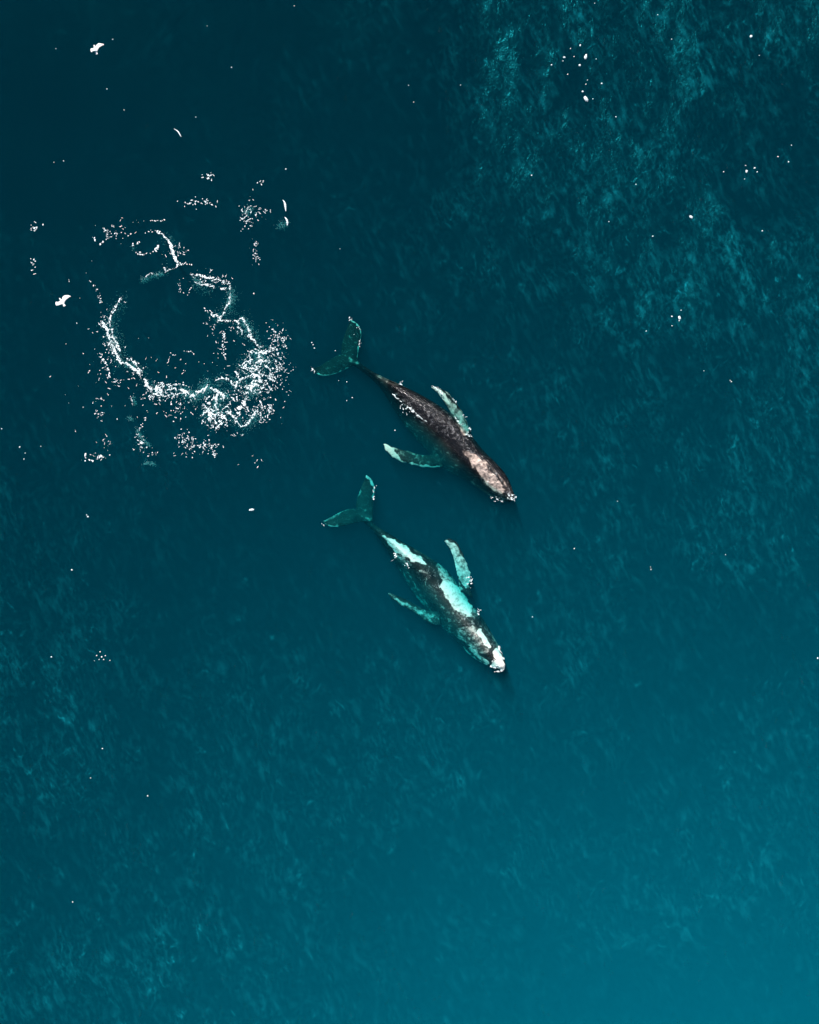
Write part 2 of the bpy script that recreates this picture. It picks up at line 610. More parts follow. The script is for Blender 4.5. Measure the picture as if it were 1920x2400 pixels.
def fuse(name, pieces, voxel, mat):
    """join the pieces, weld them into one skin with a voxel remesh -> one mesh object"""
    V, F, o = [], [], 0
    for v, f in pieces:
        V.append(v)
        F += [tuple(i + o for i in q) for q in f]
        o += len(v)
    me = bpy.data.meshes.new(name + "_raw")
    me.from_pydata(np.concatenate(V).tolist(), [], F)
    bm = bmesh.new()
    bm.from_mesh(me)
    bmesh.ops.recalc_face_normals(bm, faces=bm.faces)
    bm.to_mesh(me)
    bm.free()
    ob = bpy.data.objects.new(name + "_raw", me)
    COL.objects.link(ob)
    md = ob.modifiers.new("weld", 'REMESH')
    md.mode = 'VOXEL'
    md.voxel_size = voxel
    md.adaptivity = 0
    sm = ob.modifiers.new("soft", 'SMOOTH')
    sm.factor = 0.5
    sm.iterations = 2
    dg = bpy.context.evaluated_depsgraph_get()
    dg.update()
    res = bpy.data.meshes.new_from_object(ob.evaluated_get(dg))
    bpy.data.objects.remove(ob)
    bpy.data.meshes.remove(me)
    res.name = name
    res.materials.clear()
    res.materials.append(mat)
    res.polygons.foreach_set('use_smooth', np.ones(len(res.polygons), bool))
    o = bpy.data.objects.new(name, res)
    COL.objects.link(o)
    return o


def coords(me):
    a = np.zeros(len(me.vertices) * 3, np.float32)
    me.vertices.foreach_get('co', a)
    return a.reshape(-1, 3).astype(float)


def paint_marks(me, marks, scar_glints):
    """skin markings and a painted head glint: strokes (px polyline with half-widths, strength) into the attribute 'marking'"""
    co = coords(me)
    px = co[:, 0] / PX + 960
    py = 1200 - co[:, 1] / PX
    wob = fbm(px, py, 31, 0.06, 4)
    wx = px + 9 * (fbm(px, py, 41, 0.07, 3) - 0.5)
    wy = py + 9 * (fbm(px, py, 43, 0.07, 3) - 0.5)
    val = np.zeros(len(co))
    for pts, strength in marks:
        d, w, t = dist_poly(wx, wy, pts)
        edge = w * (0.45 + 1.1 * wob) - d
        if strength < 0.47:      # faint mottling fades out, clear blotches have a rim
            val = np.maximum(val, strength * sstep(-0.6, 0.6, edge / np.maximum(w, 1)))
        else:
            val = np.maximum(val, strength * sstep(-2.0, 2.5, edge))
    attr(me, 'mark_glint', val)
    sc = np.zeros(len(co))
    for pts, strength in scar_glints:
        d, w, t = dist_poly(wx, wy, pts)
        sc = np.maximum(sc, strength * sstep(1.0, 0.3, d / w))
    attr(me, 'scar_glint', sc)


def lumps(me, spots):
    """small knobs pushed out of the head: (px, py, radius m, height m)"""
    co = coords(me)
    for px, py, r, hgt in spots:
        x, y = W(px, py)
        d = np.hypot(co[:, 0] - x, co[:, 1] - y)
        up = co[:, 2] > -0.6
        co[:, 2] += np.where(up, hgt * np.exp(-(d / r) ** 2), 0)
    me.vertices.foreach_set('co', co.astype(np.float32).ravel())
    me.update()


# ------------------------------------------------------------------ whale 1: dark back out of the water
ST1 = [  # right edge, left edge, top z, upper height, lower height
    (1208, 1169, 1205, 1172, -0.02, 0.06, 0.06),
    (1204, 1152, 1191, 1177, 0.10, 0.22, 0.3),
    (1188, 1114, 1148, 1161, 0.24, 0.42, 0.7),
    (1164, 1084, 1109, 1134, 0.30, 0.62, 0.9),
    (1138, 1057, 1070, 1115, 0.22, 0.80, 1.1),
    (1106, 1018, 1030, 1086, 0.24, 0.92, 1.2),
    (1080, 987, 1000, 1053, 0.27, 0.98, 1.2),
    (1054, 964, 970, 1021, 0.28, 0.95, 1.1),
    (1018, 940, 942, 986, 0.27, 0.85, 1.0),
    (982, 920, 920, 952, 0.20, 0.70, 0.9),
    (955, 907, 904, 926, 0.10, 0.60, 0.7),
    (930, 895, 890, 906, -0.02, 0.5, 0.6),
    (906, 884, 877, 892, -0.14, 0.42, 0.5),
    (884, 873, 864, 880, -0.28, 0.35, 0.4),
    (864, 861, 849, 868, -0.42, 0.28, 0.32),
    (846, 848, 833, 856, -0.66, 0.18, 0.2),
    (832, 836, 818, 846, -0.80, 0.08, 0.1),
    (818, 828, 806, 836, -0.86, 0.04, 0.05),
]
FLUKE1_UP = [  # leading edge, trailing edge, z, thickness
    (838, 848, 806, 846, -0.84, 0.16),
    (837, 832, 800, 834, -0.88, 0.16),
    (840, 812, 797, 812, -0.92, 0.15),
    (844, 792, 801, 790, -0.88, 0.14),
    (846, 772, 808, 770, -0.80, 0.12),
    (840, 757, 814, 756, -0.72, 0.10),
    (830, 749, 818, 748, -0.67, 0.09),
    (820, 745, 817, 746, -0.64, 0.07),
]
FLUKE1_LO = [
    (834, 850, 806, 828, -0.84, 0.16),
    (816, 857, 793, 825, -0.90, 0.16),
    (798, 866, 776, 833, -0.94, 0.15),
    (780, 873, 760, 843, -0.90, 0.14),
    (762, 877, 747, 852, -0.82, 0.12),
    (746, 876, 737, 856, -0.74, 0.10),
    (736, 868, 731, 858, -0.68, 0.08),
    (731, 860, 730, 858, -0.66, 0.06),
]
FLIP1_R = [
    (1112, 1030, 1082, 1016, -0.74, 0.30),
    (1103, 1006, 1072, 992, -0.62, 0.26),
    (1089, 974, 1063, 974, -0.50, 0.22),
    (1077, 952, 1053, 958, -0.40, 0.20),
    (1063, 934, 1042, 941, -0.32, 0.17),
    (1048, 917, 1030, 925, -0.25, 0.14),
    (1030, 909, 1020, 914, -0.21, 0.11),
    (1010, 905, 1011, 907, -0.19, 0.08),
]
FLIP1_L = [
    (1040, 1094, 1032, 1062, -0.82, 0.30),
    (1012, 1095, 1004, 1065, -0.74, 0.26),
    (988, 1093, 984, 1064, -0.64, 0.22),
    (962, 1086, 966, 1058, -0.54, 0.20),
    (940, 1081, 946, 1054, -0.44, 0.18),
    (922, 1071, 932, 1050, -0.34, 0.15),
    (908, 1058, 918, 1046, -0.26, 0.12),
    (898, 1040, 903, 1039, -0.22, 0.08),
]
DORSAL1 = [
    (936, 900, 905, 889, -0.16, 0.3),
    (930, 897, 906, 888, 0.02, 0.16),
    (920, 893, 906, 888, 0.10, 0.08),
]
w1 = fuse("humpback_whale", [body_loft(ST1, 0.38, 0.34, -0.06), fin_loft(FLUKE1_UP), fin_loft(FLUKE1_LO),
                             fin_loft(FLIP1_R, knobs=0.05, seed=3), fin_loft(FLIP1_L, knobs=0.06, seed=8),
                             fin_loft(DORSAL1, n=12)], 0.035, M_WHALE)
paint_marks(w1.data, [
    ([(1011, 906, 4), (1025, 915, 7), (1040, 928, 8), (1052, 942, 5)], 1.0),
    ([(1046, 917, 2.5), (1063, 934, 2.5), (1078, 952, 2.5), (1090, 975, 3), (1106, 1006, 3)], 0.62),
    ([(1048, 938, 9), (1066, 962, 11), (1082, 988, 12), (1095, 1012, 9)], 0.6),
    ([(900, 1042, 6), (912, 1056, 9), (924, 1066, 9), (934, 1074, 5)], 1.0),
    ([(930, 1072, 4), (945, 1082, 4), (965, 1085, 4), (985, 1093, 4.5), (1010, 1095, 3), (1030, 1092, 2)], 0.92),
    ([(925, 1058, 12), (950, 1068, 13), (1000, 1080, 14)], 0.40), ([(925, 1050, 3), (950, 1058, 3), (1000, 1070, 3)], 0.5),
    ([(820, 746, 3), (834, 751, 3), (843, 762, 3), (847, 776, 3), (845, 795, 4), (841, 812, 4), (838, 832, 3)], 0.9),
    ([(731, 859, 3), (738, 872, 3), (752, 876, 3.5), (772, 873, 3.5), (790, 869, 3.5), (811, 858, 3)], 0.85),
    ([(795, 828, 34)], 0.32), ([(820, 800, 26), (826, 765, 18)], 0.32), ([(765, 856, 24)], 0.32), ([(960, 1000, 22), (1010, 1050, 26), (1060, 1090, 20)], 0.36),
    ([(816, 836, 4), (836, 846, 5)], 0.5),
    ([(886, 880, 6), (905, 890, 9), (930, 900, 4)], 0.42),
    ([(1090, 1058, 5), (1108, 1076, 12), (1128, 1098, 16), (1150, 1126, 14), (1172, 1150, 9)], 0.66),  # sun glint on the wet head, painted as a warm pale patch
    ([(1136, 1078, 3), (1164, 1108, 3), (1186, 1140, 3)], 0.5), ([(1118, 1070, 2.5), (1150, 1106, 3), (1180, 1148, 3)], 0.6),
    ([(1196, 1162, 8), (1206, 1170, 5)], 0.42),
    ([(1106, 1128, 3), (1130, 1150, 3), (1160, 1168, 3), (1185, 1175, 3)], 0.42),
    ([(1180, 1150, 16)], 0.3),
], [([(935, 925, 14), (965, 950, 22), (1000, 975, 24), (1050, 1005, 24), (1090, 1035, 16)], 0.55), ([(1100, 1050, 12), (1120, 1070, 12)], 0.5),  # bright lines along the back: glints painted into the skin colour
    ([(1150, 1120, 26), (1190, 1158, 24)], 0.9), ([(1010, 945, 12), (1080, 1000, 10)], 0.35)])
rk = random.Random(4)
lumps(w1.data, [(1098 + 100 * t + rk.uniform(-16, 16), 1052 + 108 * t + rk.uniform(-16, 16), 0.06, 0.05) for t in [k / 34 for k in range(34)]]
      + [(1128, 1090, 0.18, 0.06)])
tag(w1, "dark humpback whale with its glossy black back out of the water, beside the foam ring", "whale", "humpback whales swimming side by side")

# ------------------------------------------------------------------ whale 2: white blotches, just under the surface
ST2 = [
    (1184, 1568, 1180, 1571, 0.08, 0.08, 0.08),
    (1185, 1553, 1163, 1570, 0.16, 0.24, 0.3),
    (1177, 1530, 1136, 1560, 0.12, 0.42, 0.6),
    (1163, 1502, 1107, 1544, 0.08, 0.60, 0.8),
    (1145, 1470, 1080, 1518, 0.06, 0.75, 1.0),
    (1123, 1437, 1048, 1487, 0.05, 0.85, 1.1),
    (1098, 1405, 1018, 1456, 0.00, 0.92, 1.1),
    (1074, 1370, 987, 1420, 0.01, 0.95, 1.1),
    (1048, 1338, 963, 1384, 0.02, 0.90, 1.1),
    (1012, 1311, 941, 1349, 0.02, 0.80, 1.0),
    (976, 1289, 921, 1316, 0.01, 0.65, 0.8),
    (946, 1272, 906, 1290, -0.03, 0.52, 0.6),
    (920, 1256, 892, 1269, -0.12, 0.42, 0.5),
    (896, 1242, 880, 1254, -0.30, 0.32, 0.36),
    (878, 1230, 868, 1240, -0.58, 0.2, 0.24),
    (864, 1217, 852, 1226, -0.82, 0.1, 0.12),
    (852, 1204, 842, 1212, -0.92, 0.05, 0.05),
]
FLUKE2_UP = [
    (874, 1222, 845, 1224, -0.90, 0.16),
    (873, 1203, 838, 1207, -0.94, 0.16),
    (874, 1186, 832, 1186, -0.98, 0.15),
    (876, 1165, 836, 1163, -0.92, 0.14),
    (878, 1145, 844, 1142, -0.82, 0.12),
    (874, 1128, 850, 1128, -0.72, 0.10),
    (866, 1118, 855, 1119, -0.66, 0.09),
    (858, 1112, 856, 1114, -0.64, 0.06),
]
FLUKE2_LO = [
    (872, 1224, 842, 1202, -0.90, 0.16),
    (852, 1224, 830, 1192, -0.94, 0.16),
    (834, 1226, 816, 1192, -0.96, 0.15),
    (814, 1231, 800, 1197, -0.90, 0.14),
    (794, 1235, 784, 1205, -0.80, 0.12),
    (776, 1236, 770, 1213, -0.70, 0.10),
    (763, 1231, 759, 1219, -0.64, 0.08),
    (754, 1222, 752, 1221, -0.62, 0.06),
]
FLIP2_R = [
    (1110, 1404, 1078, 1384, -0.73, 0.30),
    (1104, 1378, 1076, 1362, -0.62, 0.26),
    (1104, 1350, 1072, 1345, -0.52, 0.22),
    (1097, 1328, 1068, 1326, -0.44, 0.20),
    (1089, 1308, 1063, 1306, -0.37, 0.18),
    (1080, 1287, 1056, 1290, -0.32, 0.15),
    (1068, 1268, 1048, 1276, -0.28, 0.12),
    (1052, 1262, 1041, 1268, -0.27, 0.08),
]
FLIP2_L = [
    (1034, 1470, 1030, 1438, -0.85, 0.30),
    (1006, 1464, 1002, 1434, -0.78, 0.26),
    (980, 1444, 982, 1424, -0.72, 0.22),
    (960, 1431, 966, 1414, -0.66, 0.20),
    (942, 1422, 950, 1406, -0.60, 0.18),
    (928, 1412, 936, 1400, -0.54, 0.14),
    (916, 1402, 922, 1394, -0.50, 0.11),
    (909, 1393, 912, 1391, -0.46, 0.07),
]
DORSAL2 = [
    (985, 1298, 950, 1278, -0.10, 0.25),
    (978, 1293, 952, 1279, 0.00, 0.14),
    (966, 1286, 953, 1280, 0.05, 0.07),
]
w2 = fuse("humpback_whale", [body_loft(ST2, 0.44, 0.30, -0.15), fin_loft(FLUKE2_UP), fin_loft(FLUKE2_LO),
                             fin_loft(FLIP2_R, knobs=0.05, seed=5), fin_loft(FLIP2_L, knobs=0.05, seed=9),
                             fin_loft(DORSAL2, n=12)], 0.035, M_WHALE2)
paint_marks(w2.data, [
    # long white flash from the tail stock along the back
    ([(900, 1255, 4), (914, 1269, 9), (935, 1285, 12), (958, 1298, 12), (980, 1310, 9), (998, 1321, 5)], 0.82),
    ([(925, 1300, 6), (945, 1315, 10), (955, 1325, 8)], 0.55),
    ([(975, 1290, 4), (998, 1300, 5), (1012, 1312, 3)], 0.42),
    # second flash over the shoulder
    ([(1028, 1326, 7), (1042, 1345, 10), (1052, 1364, 11)], 0.62),
    ([(1044, 1375, 12), (1062, 1392, 19), (1080, 1412, 20), (1096, 1424, 15)], 0.84),
    ([(1075, 1420, 10), (1092, 1436, 10), (1116, 1438, 9)], 0.6),
    ([(1060, 1360, 10), (1078, 1380, 10)], 0.48),
    # speckles on the dark back
    ([(986, 1339, 4), (1000, 1345, 3)], 0.6),
    ([(996, 1355, 2.5), (1000, 1372, 2.5)], 0.55),
    ([(1018, 1412, 5), (1040, 1422, 6), (1055, 1455, 8)], 0.42),
    # head: white snout, pale streaks, jaw line
    ([(1160, 1562, 8), (1170, 1548, 14), (1176, 1562, 12), (1164, 1530, 8)], 1.0),
    ([(1123, 1480, 6), (1138, 1502, 6.5), (1147, 1517, 5)], 0.95),
    ([(1098, 1470, 6), (1112, 1472, 6), (1110, 1500, 5)], 0.62),
    ([(1072, 1488, 9), (1092, 1500, 9), (1100, 1510, 6)], 0.5),
    ([(1104, 1523, 5), (1122, 1540, 7), (1142, 1554, 6)], 0.72),
    ([(1090, 1525, 3), (1112, 1546, 3.5), (1140, 1562, 3)], 0.66),
    ([(1158, 1495, 3), (1168, 1515, 4), (1172, 1535, 4)], 0.55),
    ([(1044, 1452, 14), (1062, 1468, 12)], 0.36),
    # flippers
    ([(1046, 1270, 9), (1062, 1283, 10), (1074, 1304, 12), (1084, 1326, 14), (1092, 1350, 14), (1096, 1372, 10)], 0.66),
    ([(1058, 1288, 5), (1066, 1312, 5), (1070, 1332, 5), (1074, 1350, 5)], 0.8),
    ([(1102, 1340, 4), (1104, 1362, 4)], 0.8),
    ([(911, 1393, 4), (926, 1405, 5), (940, 1413, 4), (962, 1424, 5), (988, 1438, 9)], 0.62), ([(935, 1412, 8), (990, 1446, 16)], 0.42),
    # flukes
    ([(858, 1114, 5), (868, 1121, 4), (876, 1138, 3), (878, 1152, 3), (875, 1164, 5)], 0.78),
    ([(852, 1132, 2), (840, 1154, 2.5), (832, 1170, 2)], 0.45),
    ([(753, 1222, 4), (770, 1214, 7), (786, 1204, 8), (806, 1194, 6), (822, 1188, 4)], 0.55),
    ([(760, 1230, 4), (775, 1235, 4), (790, 1233, 3)], 0.6),
    ([(845, 1205, 12), (862, 1212, 8)], 0.42), ([(852, 1185, 24), (858, 1140, 14)], 0.30), ([(820, 1208, 20), (775, 1222, 11)], 0.30),
    ([(945, 1335, 12), (970, 1390, 16), (1000, 1440, 16), (1050, 1480, 16)], 0.46), ([(1000, 1380, 16), (1040, 1420, 18), (1080, 1460, 20)], 0.38), ([(1100, 1480, 24), (1130, 1520, 20)], 0.50),
], [([(1000, 1345, 30), (1040, 1380, 26)], 0.4), ([(1090, 1440, 26), (1120, 1460, 24), (1160, 1510, 22)], 0.8)])
lumps(w2.data, [(1080 + 100 * t + rk.uniform(-16, 16), 1462 + 96 * t + rk.uniform(-14, 14), 0.06, 0.05) for t in [k / 30 for k in range(30)]]
      + [(1180, 1560, 0.12, 0.08)])
tag(w2, "humpback whale blotched with large white patches and a white snout, just under the surface", "whale", "humpback whales swimming side by side")

# ------------------------------------------------------------------ the sea: surface sheet, water body, bed
# the surface sheet is cut open above the whales, its shine fading towards the cut
near = np.full(GX.shape, False)
for o in (w1, w2):
    co = coords(o.data)
    i = np.searchsorted(XS, co[:, 0]) - 1
    j = np.searchsorted(YS, co[:, 1]) - 1
    near[j, i] = True


def grow(m):
    r = m.copy()
    r[1:] |= m[:-1]
    r[:-1] |= m[1:]
    r[:, 1:] |= m[:, :-1]
    r[:, :-1] |= m[:, 1:]
    return r


hole = grow(near)
open_w = np.ones(GX.shape)
ring_m = grow(hole)
for k in range(6):
    open_w = np.where(ring_m, np.minimum(open_w, k / 6.0), open_w)
    ring_m = grow(ring_m)
ny, nx = GX.shape
idx = np.arange(nx * ny).reshape(ny, nx)
quads = np.stack([idx[:-1, :-1], idx[:-1, 1:], idx[1:, 1:], idx[1:, :-1]], -1)
keep = ~hole[:-1, :-1]
sea = mesh_from("sea", np.stack([GX, GY, GZ + 0.004], -1).reshape(-1, 3), quads[keep], M_SURF)
attr(sea.data, 'wind', WND.ravel())
attr(sea.data, 'open_water', open_w.ravel())
tag(sea, "rippled surface of the deep teal sea around the whales", "sea", kind='structure')

vx, vy = axis(26.0, 0.4, 1500), axis(32.0, 0.4, 1500)
VX, VY = np.meshgrid(vx, vy)
inside = (np.abs(VX) < 1499) & (np.abs(VY) < 1499)
VZ = np.where(inside, water_z(np.clip(VX, XS[0], XS[-1]), np.clip(VY, YS[0], YS[-1])), 0)
DEPTH = 40.0
n1, n2 = VX.shape
vi = np.arange(n1 * n2).reshape(n1, n2)
q = np.stack([vi[:-1, :-1], vi[:-1, 1:], vi[1:, 1:], vi[1:, :-1]], -1).reshape(-1, 4)
nb = n1 * n2
border = list(vi[0, :]) + list(vi[1:, -1]) + list(vi[-1, -2::-1]) + list(vi[-2:0:-1, 0])
top = np.stack([VX, VY, VZ], -1).reshape(-1, 3)
low = top.copy()
low[:, 2] = -DEPTH
side = [(border[k], nb + border[k], nb + border[(k + 1) % len(border)], border[(k + 1) % len(border)]) for k in range(len(border))]
body = mesh_from("water", np.concatenate([top, low]), np.concatenate([q, q[:, ::-1] + nb, np.array(side)]), M_WATER, smooth=False)
tag(body, "clear deep teal sea water below the surface", "water", kind='structure')

bed = mesh_from("seabed", [(-1600, -1600, -39.5), (1600, -1600, -39.5), (1600, 1600, -39.5), (-1600, 1600, -39.5)], [(0, 1, 2, 3)], M_BED, smooth=False)
tag(bed, "sandy sea bed far below the whales", "sea bed", kind='structure')


# ------------------------------------------------------------------ gulls
def gull(name, cx, cy, z, pts_right, pts_left, head, tail, label):
    """pts_*: rows of leading px, trailing px, z above the body, thickness"""
    def lift(v):
        v = v.copy()
        return v
    f = (CAM_H - z) / CAM_H
    ax = np.array(W(*head)) - np.array(W(*tail))
    L = np.linalg.norm(ax)
    u = ax / L
    p = np.array((-u[1], u[0]))
    t0 = np.array(W(*tail))
    rings = []
    prof = [(0.0, 0.075, 0.012, 0), (0.14, 0.07, 0.02, 0), (0.28, 0.05, 0.04, 0), (0.42, 0.065, 0.06, 0), (0.58, 0.07, 0.07, 0.005), (0.72, 0.058, 0.06, 0.01),
            (0.80, 0.042, 0.045, 0.015), (0.87, 0.044, 0.045, 0.02), (0.93, 0.036, 0.036, 0.018), (0.96, 0.014, 0.016, 0.01), (1.0, 0.006, 0.007, 0.0)]
    for s, hw, hh, dz in prof:
        c = t0 + ax * s
        rings.append(np.array([(c[0] + p[0] * hw * math.cos(a), c[1] + p[1] * hw * math.cos(a), dz + hh * math.sin(a)) for a in np.linspace(0, 2 * math.pi, 16, endpoint=False)]))
    pieces = [loft(rings), fin_loft(pts_right, n=24, m=14), fin_loft(pts_left, n=24, m=14)]
    o = fuse(name, pieces, 0.011, M_GULL)
    co = coords(o.data)
    c0 = np.array(W(cx, cy))
    tip = np.array(W(*head))
    cen = np.zeros(len(o.data.polygons) * 3)
    o.data.polygons.foreach_get('center', cen)
    cen = cen.reshape(-1, 3)
    along = ((cen[:, 0] - t0[0]) * u[0] + (cen[:, 1] - t0[1]) * u[1]) / L
    o.data.materials.append(M_BEAK)
    o.data.polygons.foreach_set('material_index', (along > 0.955).astype(np.int32))
    co[:, 0] = (co[:, 0] - c0[0]) * f
    co[:, 1] = (co[:, 1] - c0[1]) * f
    o.data.vertices.foreach_set('co', co.astype(np.float32).ravel())
    o.data.update()
    o.location = (c0[0] * f, c0[1] * f, z)
    tag(o, label, "gull", "white gulls flying over the water")
    return o


def B1(x, y):
    return 190 + x / 15.68, 70 + y / 15.68


def B2(x, y):
    return 110 + x / 15.68, 670 + y / 15.68


def rows(fn, r):
    return [(*fn(a, b), *fn(c, d), z, t) for a, b, c, d, z, t in r]


gull("gull", *B1(540, 720), 7.0,
     rows(B1, [(500, 640, 600, 800, 0.0, 0.07), (555, 590, 630, 745, 0.03, 0.06), (620, 540, 690, 675, 0.07, 0.05), (690, 515, 750, 645, 0.09, 0.04),
               (770, 530, 810, 605, 0.08, 0.035), (835, 530, 835, 590, 0.05, 0.03), (858, 560, 855, 580, 0.04, 0.025)]),
     rows(B1, [(500, 650, 600, 790, 0.0, 0.07), (440, 710, 560, 800, 0.10, 0.06), (402, 750, 500, 850, 0.20, 0.05), (412, 810, 495, 880, 0.27, 0.04),
               (432, 890, 490, 910, 0.34, 0.03), (460, 935, 485, 945, 0.38, 0.025)]),
     B1(480, 545), B1(580, 905), "white gull in flight high above dark water, far outside the foam ring")
gull("gull", *B2(560, 600), 6.0,
     rows(B2, [(510, 540, 640, 680, 0.0, 0.07), (560, 480, 665, 600, 0.03, 0.06), (610, 395, 720, 535, 0.07, 0.05), (690, 362, 790, 480, 0.09, 0.04),
               (800, 352, 850, 430, 0.08, 0.035), (865, 370, 885, 410, 0.05, 0.03), (898, 398, 896, 405, 0.04, 0.025)]),
     rows(B2, [(500, 550, 620, 680, 0.0, 0.07), (440, 600, 560, 695, 0.10, 0.06), (390, 610, 510, 735, 0.20, 0.05), (382, 660, 480, 760, 0.27, 0.045),
               (402, 730, 455, 772, 0.33, 0.03), (420, 762, 445, 775, 0.36, 0.025)]),
     B2(460, 440), B2(660, 750), "white gull with spread wings flying beside the foam ring")

# ------------------------------------------------------------------ foam fields
STEP = 0.5                       # grid of the foam fields in photo pixels (2.5 cm)


def contour_mesh(F, x0, y0, step):
    """marching squares over F (rows = y down, px): triangles of the region F > 0, with F at the vertices"""
    ny, nx = F.shape
    a, b, c, d = F[:-1, :-1], F[:-1, 1:], F[1:, 1:], F[1:, :-1]
    act = (np.maximum(np.maximum(a, b), np.maximum(c, d)) > 0)
    js, is_ = np.nonzero(act)
    verts, vid, tris = [], {}, []

    def corner(j, i):
        k = (0, j, i)
        if k not in vid:
            vid[k] = len(verts)
            verts.append((x0 + i * step, y0 + j * step, F[j, i]))
        return vid[k]

    def edge(j, i, j2, i2):
        k = (1, j, i, j2, i2)
        if k not in vid:
            f1, f2 = F[j, i], F[j2, i2]
            t = f1 / (f1 - f2)
            vid[k] = len(verts)
            verts.append((x0 + (i + (i2 - i) * t) * step, y0 + (j + (j2 - j) * t) * step, 0.0))
        return vid[k]
    for j, i in zip(js.tolist(), is_.tolist()):
        cs = [(j, i), (j, i + 1), (j + 1, i + 1), (j + 1, i)]
        poly = []
        for k in range(4):
            p, q_ = cs[k], cs[(k + 1) % 4]
            if F[p] > 0:
                poly.append(corner(*p))
            if (F[p] > 0) != (F[q_] > 0):
                if p < q_:
                    poly.append(edge(*p, *q_))
                else:
                    poly.append(edge(*q_, *p))
        for k in range(1, len(poly) - 1):
            tris.append((poly[0], poly[k + 1], poly[k]))
    return np.array(verts), np.array(tris)


class Field:
    def __init__(self, x0, y0, x1, y1, seed):
        self.x0, self.y0 = x0, y0
        self.nx, self.ny = int((x1 - x0) / STEP), int((y1 - y0) / STEP)
        self.X, self.Y = np.meshgrid(x0 + np.arange(self.nx) * STEP, y0 + np.arange(self.ny) * STEP)
        self.F = np.full(self.X.shape, -5.0)
        self.rnd = random.Random(seed)
        s = seed * 100
        self.WX = self.X + 5.0 * (fbm(self.X, self.Y, s + 1, 0.10, 3) - 0.5) + 5.0 * (fbm(self.X, self.Y, s + 5, 0.35, 2) - 0.5)
        self.WY = self.Y + 5.0 * (fbm(self.X, self.Y, s + 2, 0.10, 3) - 0.5) + 5.0 * (fbm(self.X, self.Y, s + 6, 0.35, 2) - 0.5)
        self.H = fbm(self.X, self.Y, s + 9, 0.42, 2)
        self.N = fbm(self.X, self.Y, s + 3, 0.11, 3)
        self.N2 = fbm(self.X, self.Y, s + 4, 0.32, 2)

    def win(self, x0, y0, x1, y1):
        i0, i1 = int(max(0, (x0 - self.x0) / STEP)), int(min(self.nx, (x1 - self.x0) / STEP + 2))
        j0, j1 = int(max(0, (y0 - self.y0) / STEP)), int(min(self.ny, (y1 - self.y0) / STEP + 2))
        return slice(j0, j1), slice(i0, i1)

    def stroke(self, pts, w, brk=0.0):
        xs, ys = [p[0] for p in pts], [p[1] for p in pts]
        m = w * 2 + 10
        sl = self.win(min(xs) - m, min(ys) - m, max(xs) + m, max(ys) + m)
        d, ww, t = dist_poly(self.WX[sl], self.WY[sl], [(x, y, w) for x, y in pts])
        n = 0.6 * self.N[sl] + 0.4 * self.N2[sl]
        ww = ww * (0.15 + 1.7 * np.clip((n - 0.18 - brk) / 0.5, -0.6, 1.2))
        self.F[sl] = np.maximum(self.F[sl], np.minimum(ww - d, 4.5 * (self.H[sl] - 0.40)))

    def dot(self, x, y, r, el=1.0, an=0.0):
        m = r * el + 3
        sl = self.win(x - m, y - m, x + m, y + m)
        dx, dy = self.X[sl] - x, self.Y[sl] - y
        c, s = math.cos(an), math.sin(an)
        d = np.hypot((dx * c + dy * s) / el, -dx * s + dy * c)
        if d.size:
            self.F[sl] = np.maximum(self.F[sl], r - d)

    def cloud(self, cx, cy, rx, ry, n, r0=0.3, r1=1.15):
        R = self.rnd
        for _ in range(n):
            x, y = R.gauss(0, 0.55), R.gauss(0, 0.55)
            if R.random() < 0.45:      # froth gathers in little strings
                a, q = R.random() * 3.14, R.randint(2, 4)
                for k in range(q):
                    self.dot(cx + x * rx + (k - q / 2) * 1.9 * math.cos(a), cy + y * ry + (k - q / 2) * 1.9 * math.sin(a) + R.uniform(-0.6, 0.6),
                             R.uniform(0.25, 0.7), 1 + R.random(), a)
            r = r0 + (r1 - r0) * R.random() ** 2.2
            self.dot(cx + x * rx, cy + y * ry, r, 1 + R.random() * 0.9, R.random() * 3.14)

    def web(self, cx, cy, rx, ry, space, width, seed):
        """lace of foam: the walls between burst bubbles of many sizes, thinning out towards the rim of the patch"""
        rr = np.random.default_rng(seed)
        n = int(4 * rx * ry / space ** 2)
        P = np.stack([cx + rr.uniform(-1.2, 1.2, n) * rx, cy + rr.uniform(-1.2, 1.2, n) * ry], 1)
        sl = self.win(cx - rx * 1.3, cy - ry * 1.3, cx + rx * 1.3, cy + ry * 1.3)
        X, Y = self.WX[sl], self.WY[sl]
        f1, f2 = np.full(X.shape, 1e9), np.full(X.shape, 1e9)
        for x, y in P:
            d = np.hypot(X - x, Y - y)
            f2 = np.minimum(f2, np.maximum(f1, d))
            f1 = np.minimum(f1, d)
        rim = np.hypot((self.X[sl] - cx) / rx, (self.Y[sl] - cy) / ry)
        nn = 0.6 * self.N[sl] + 0.4 * self.N2[sl]
        w = width * (3.6 * (nn - 0.43)) * sstep(1.15, 0.5, rim)
        self.F[sl] = np.maximum(self.F[sl], np.minimum(w - (f2 - f1) * 0.5, 4.5 * (self.H[sl] - 0.36)))

    def build(self, name, mat, hfun, zoff):
        v, t = contour_mesh(self.F, self.x0, self.y0, STEP)
        x = (v[:, 0] - 960) * PX
        y = (1200 - v[:, 1]) * PX
        z = water_z(x, y) + zoff + hfun(v[:, 2])
        return mesh_from(name, np.stack([x, y, z], -1), t, mat)


def C3(p):
    return (180 + p[0] / 3.317, 480 + p[1] / 3.317)


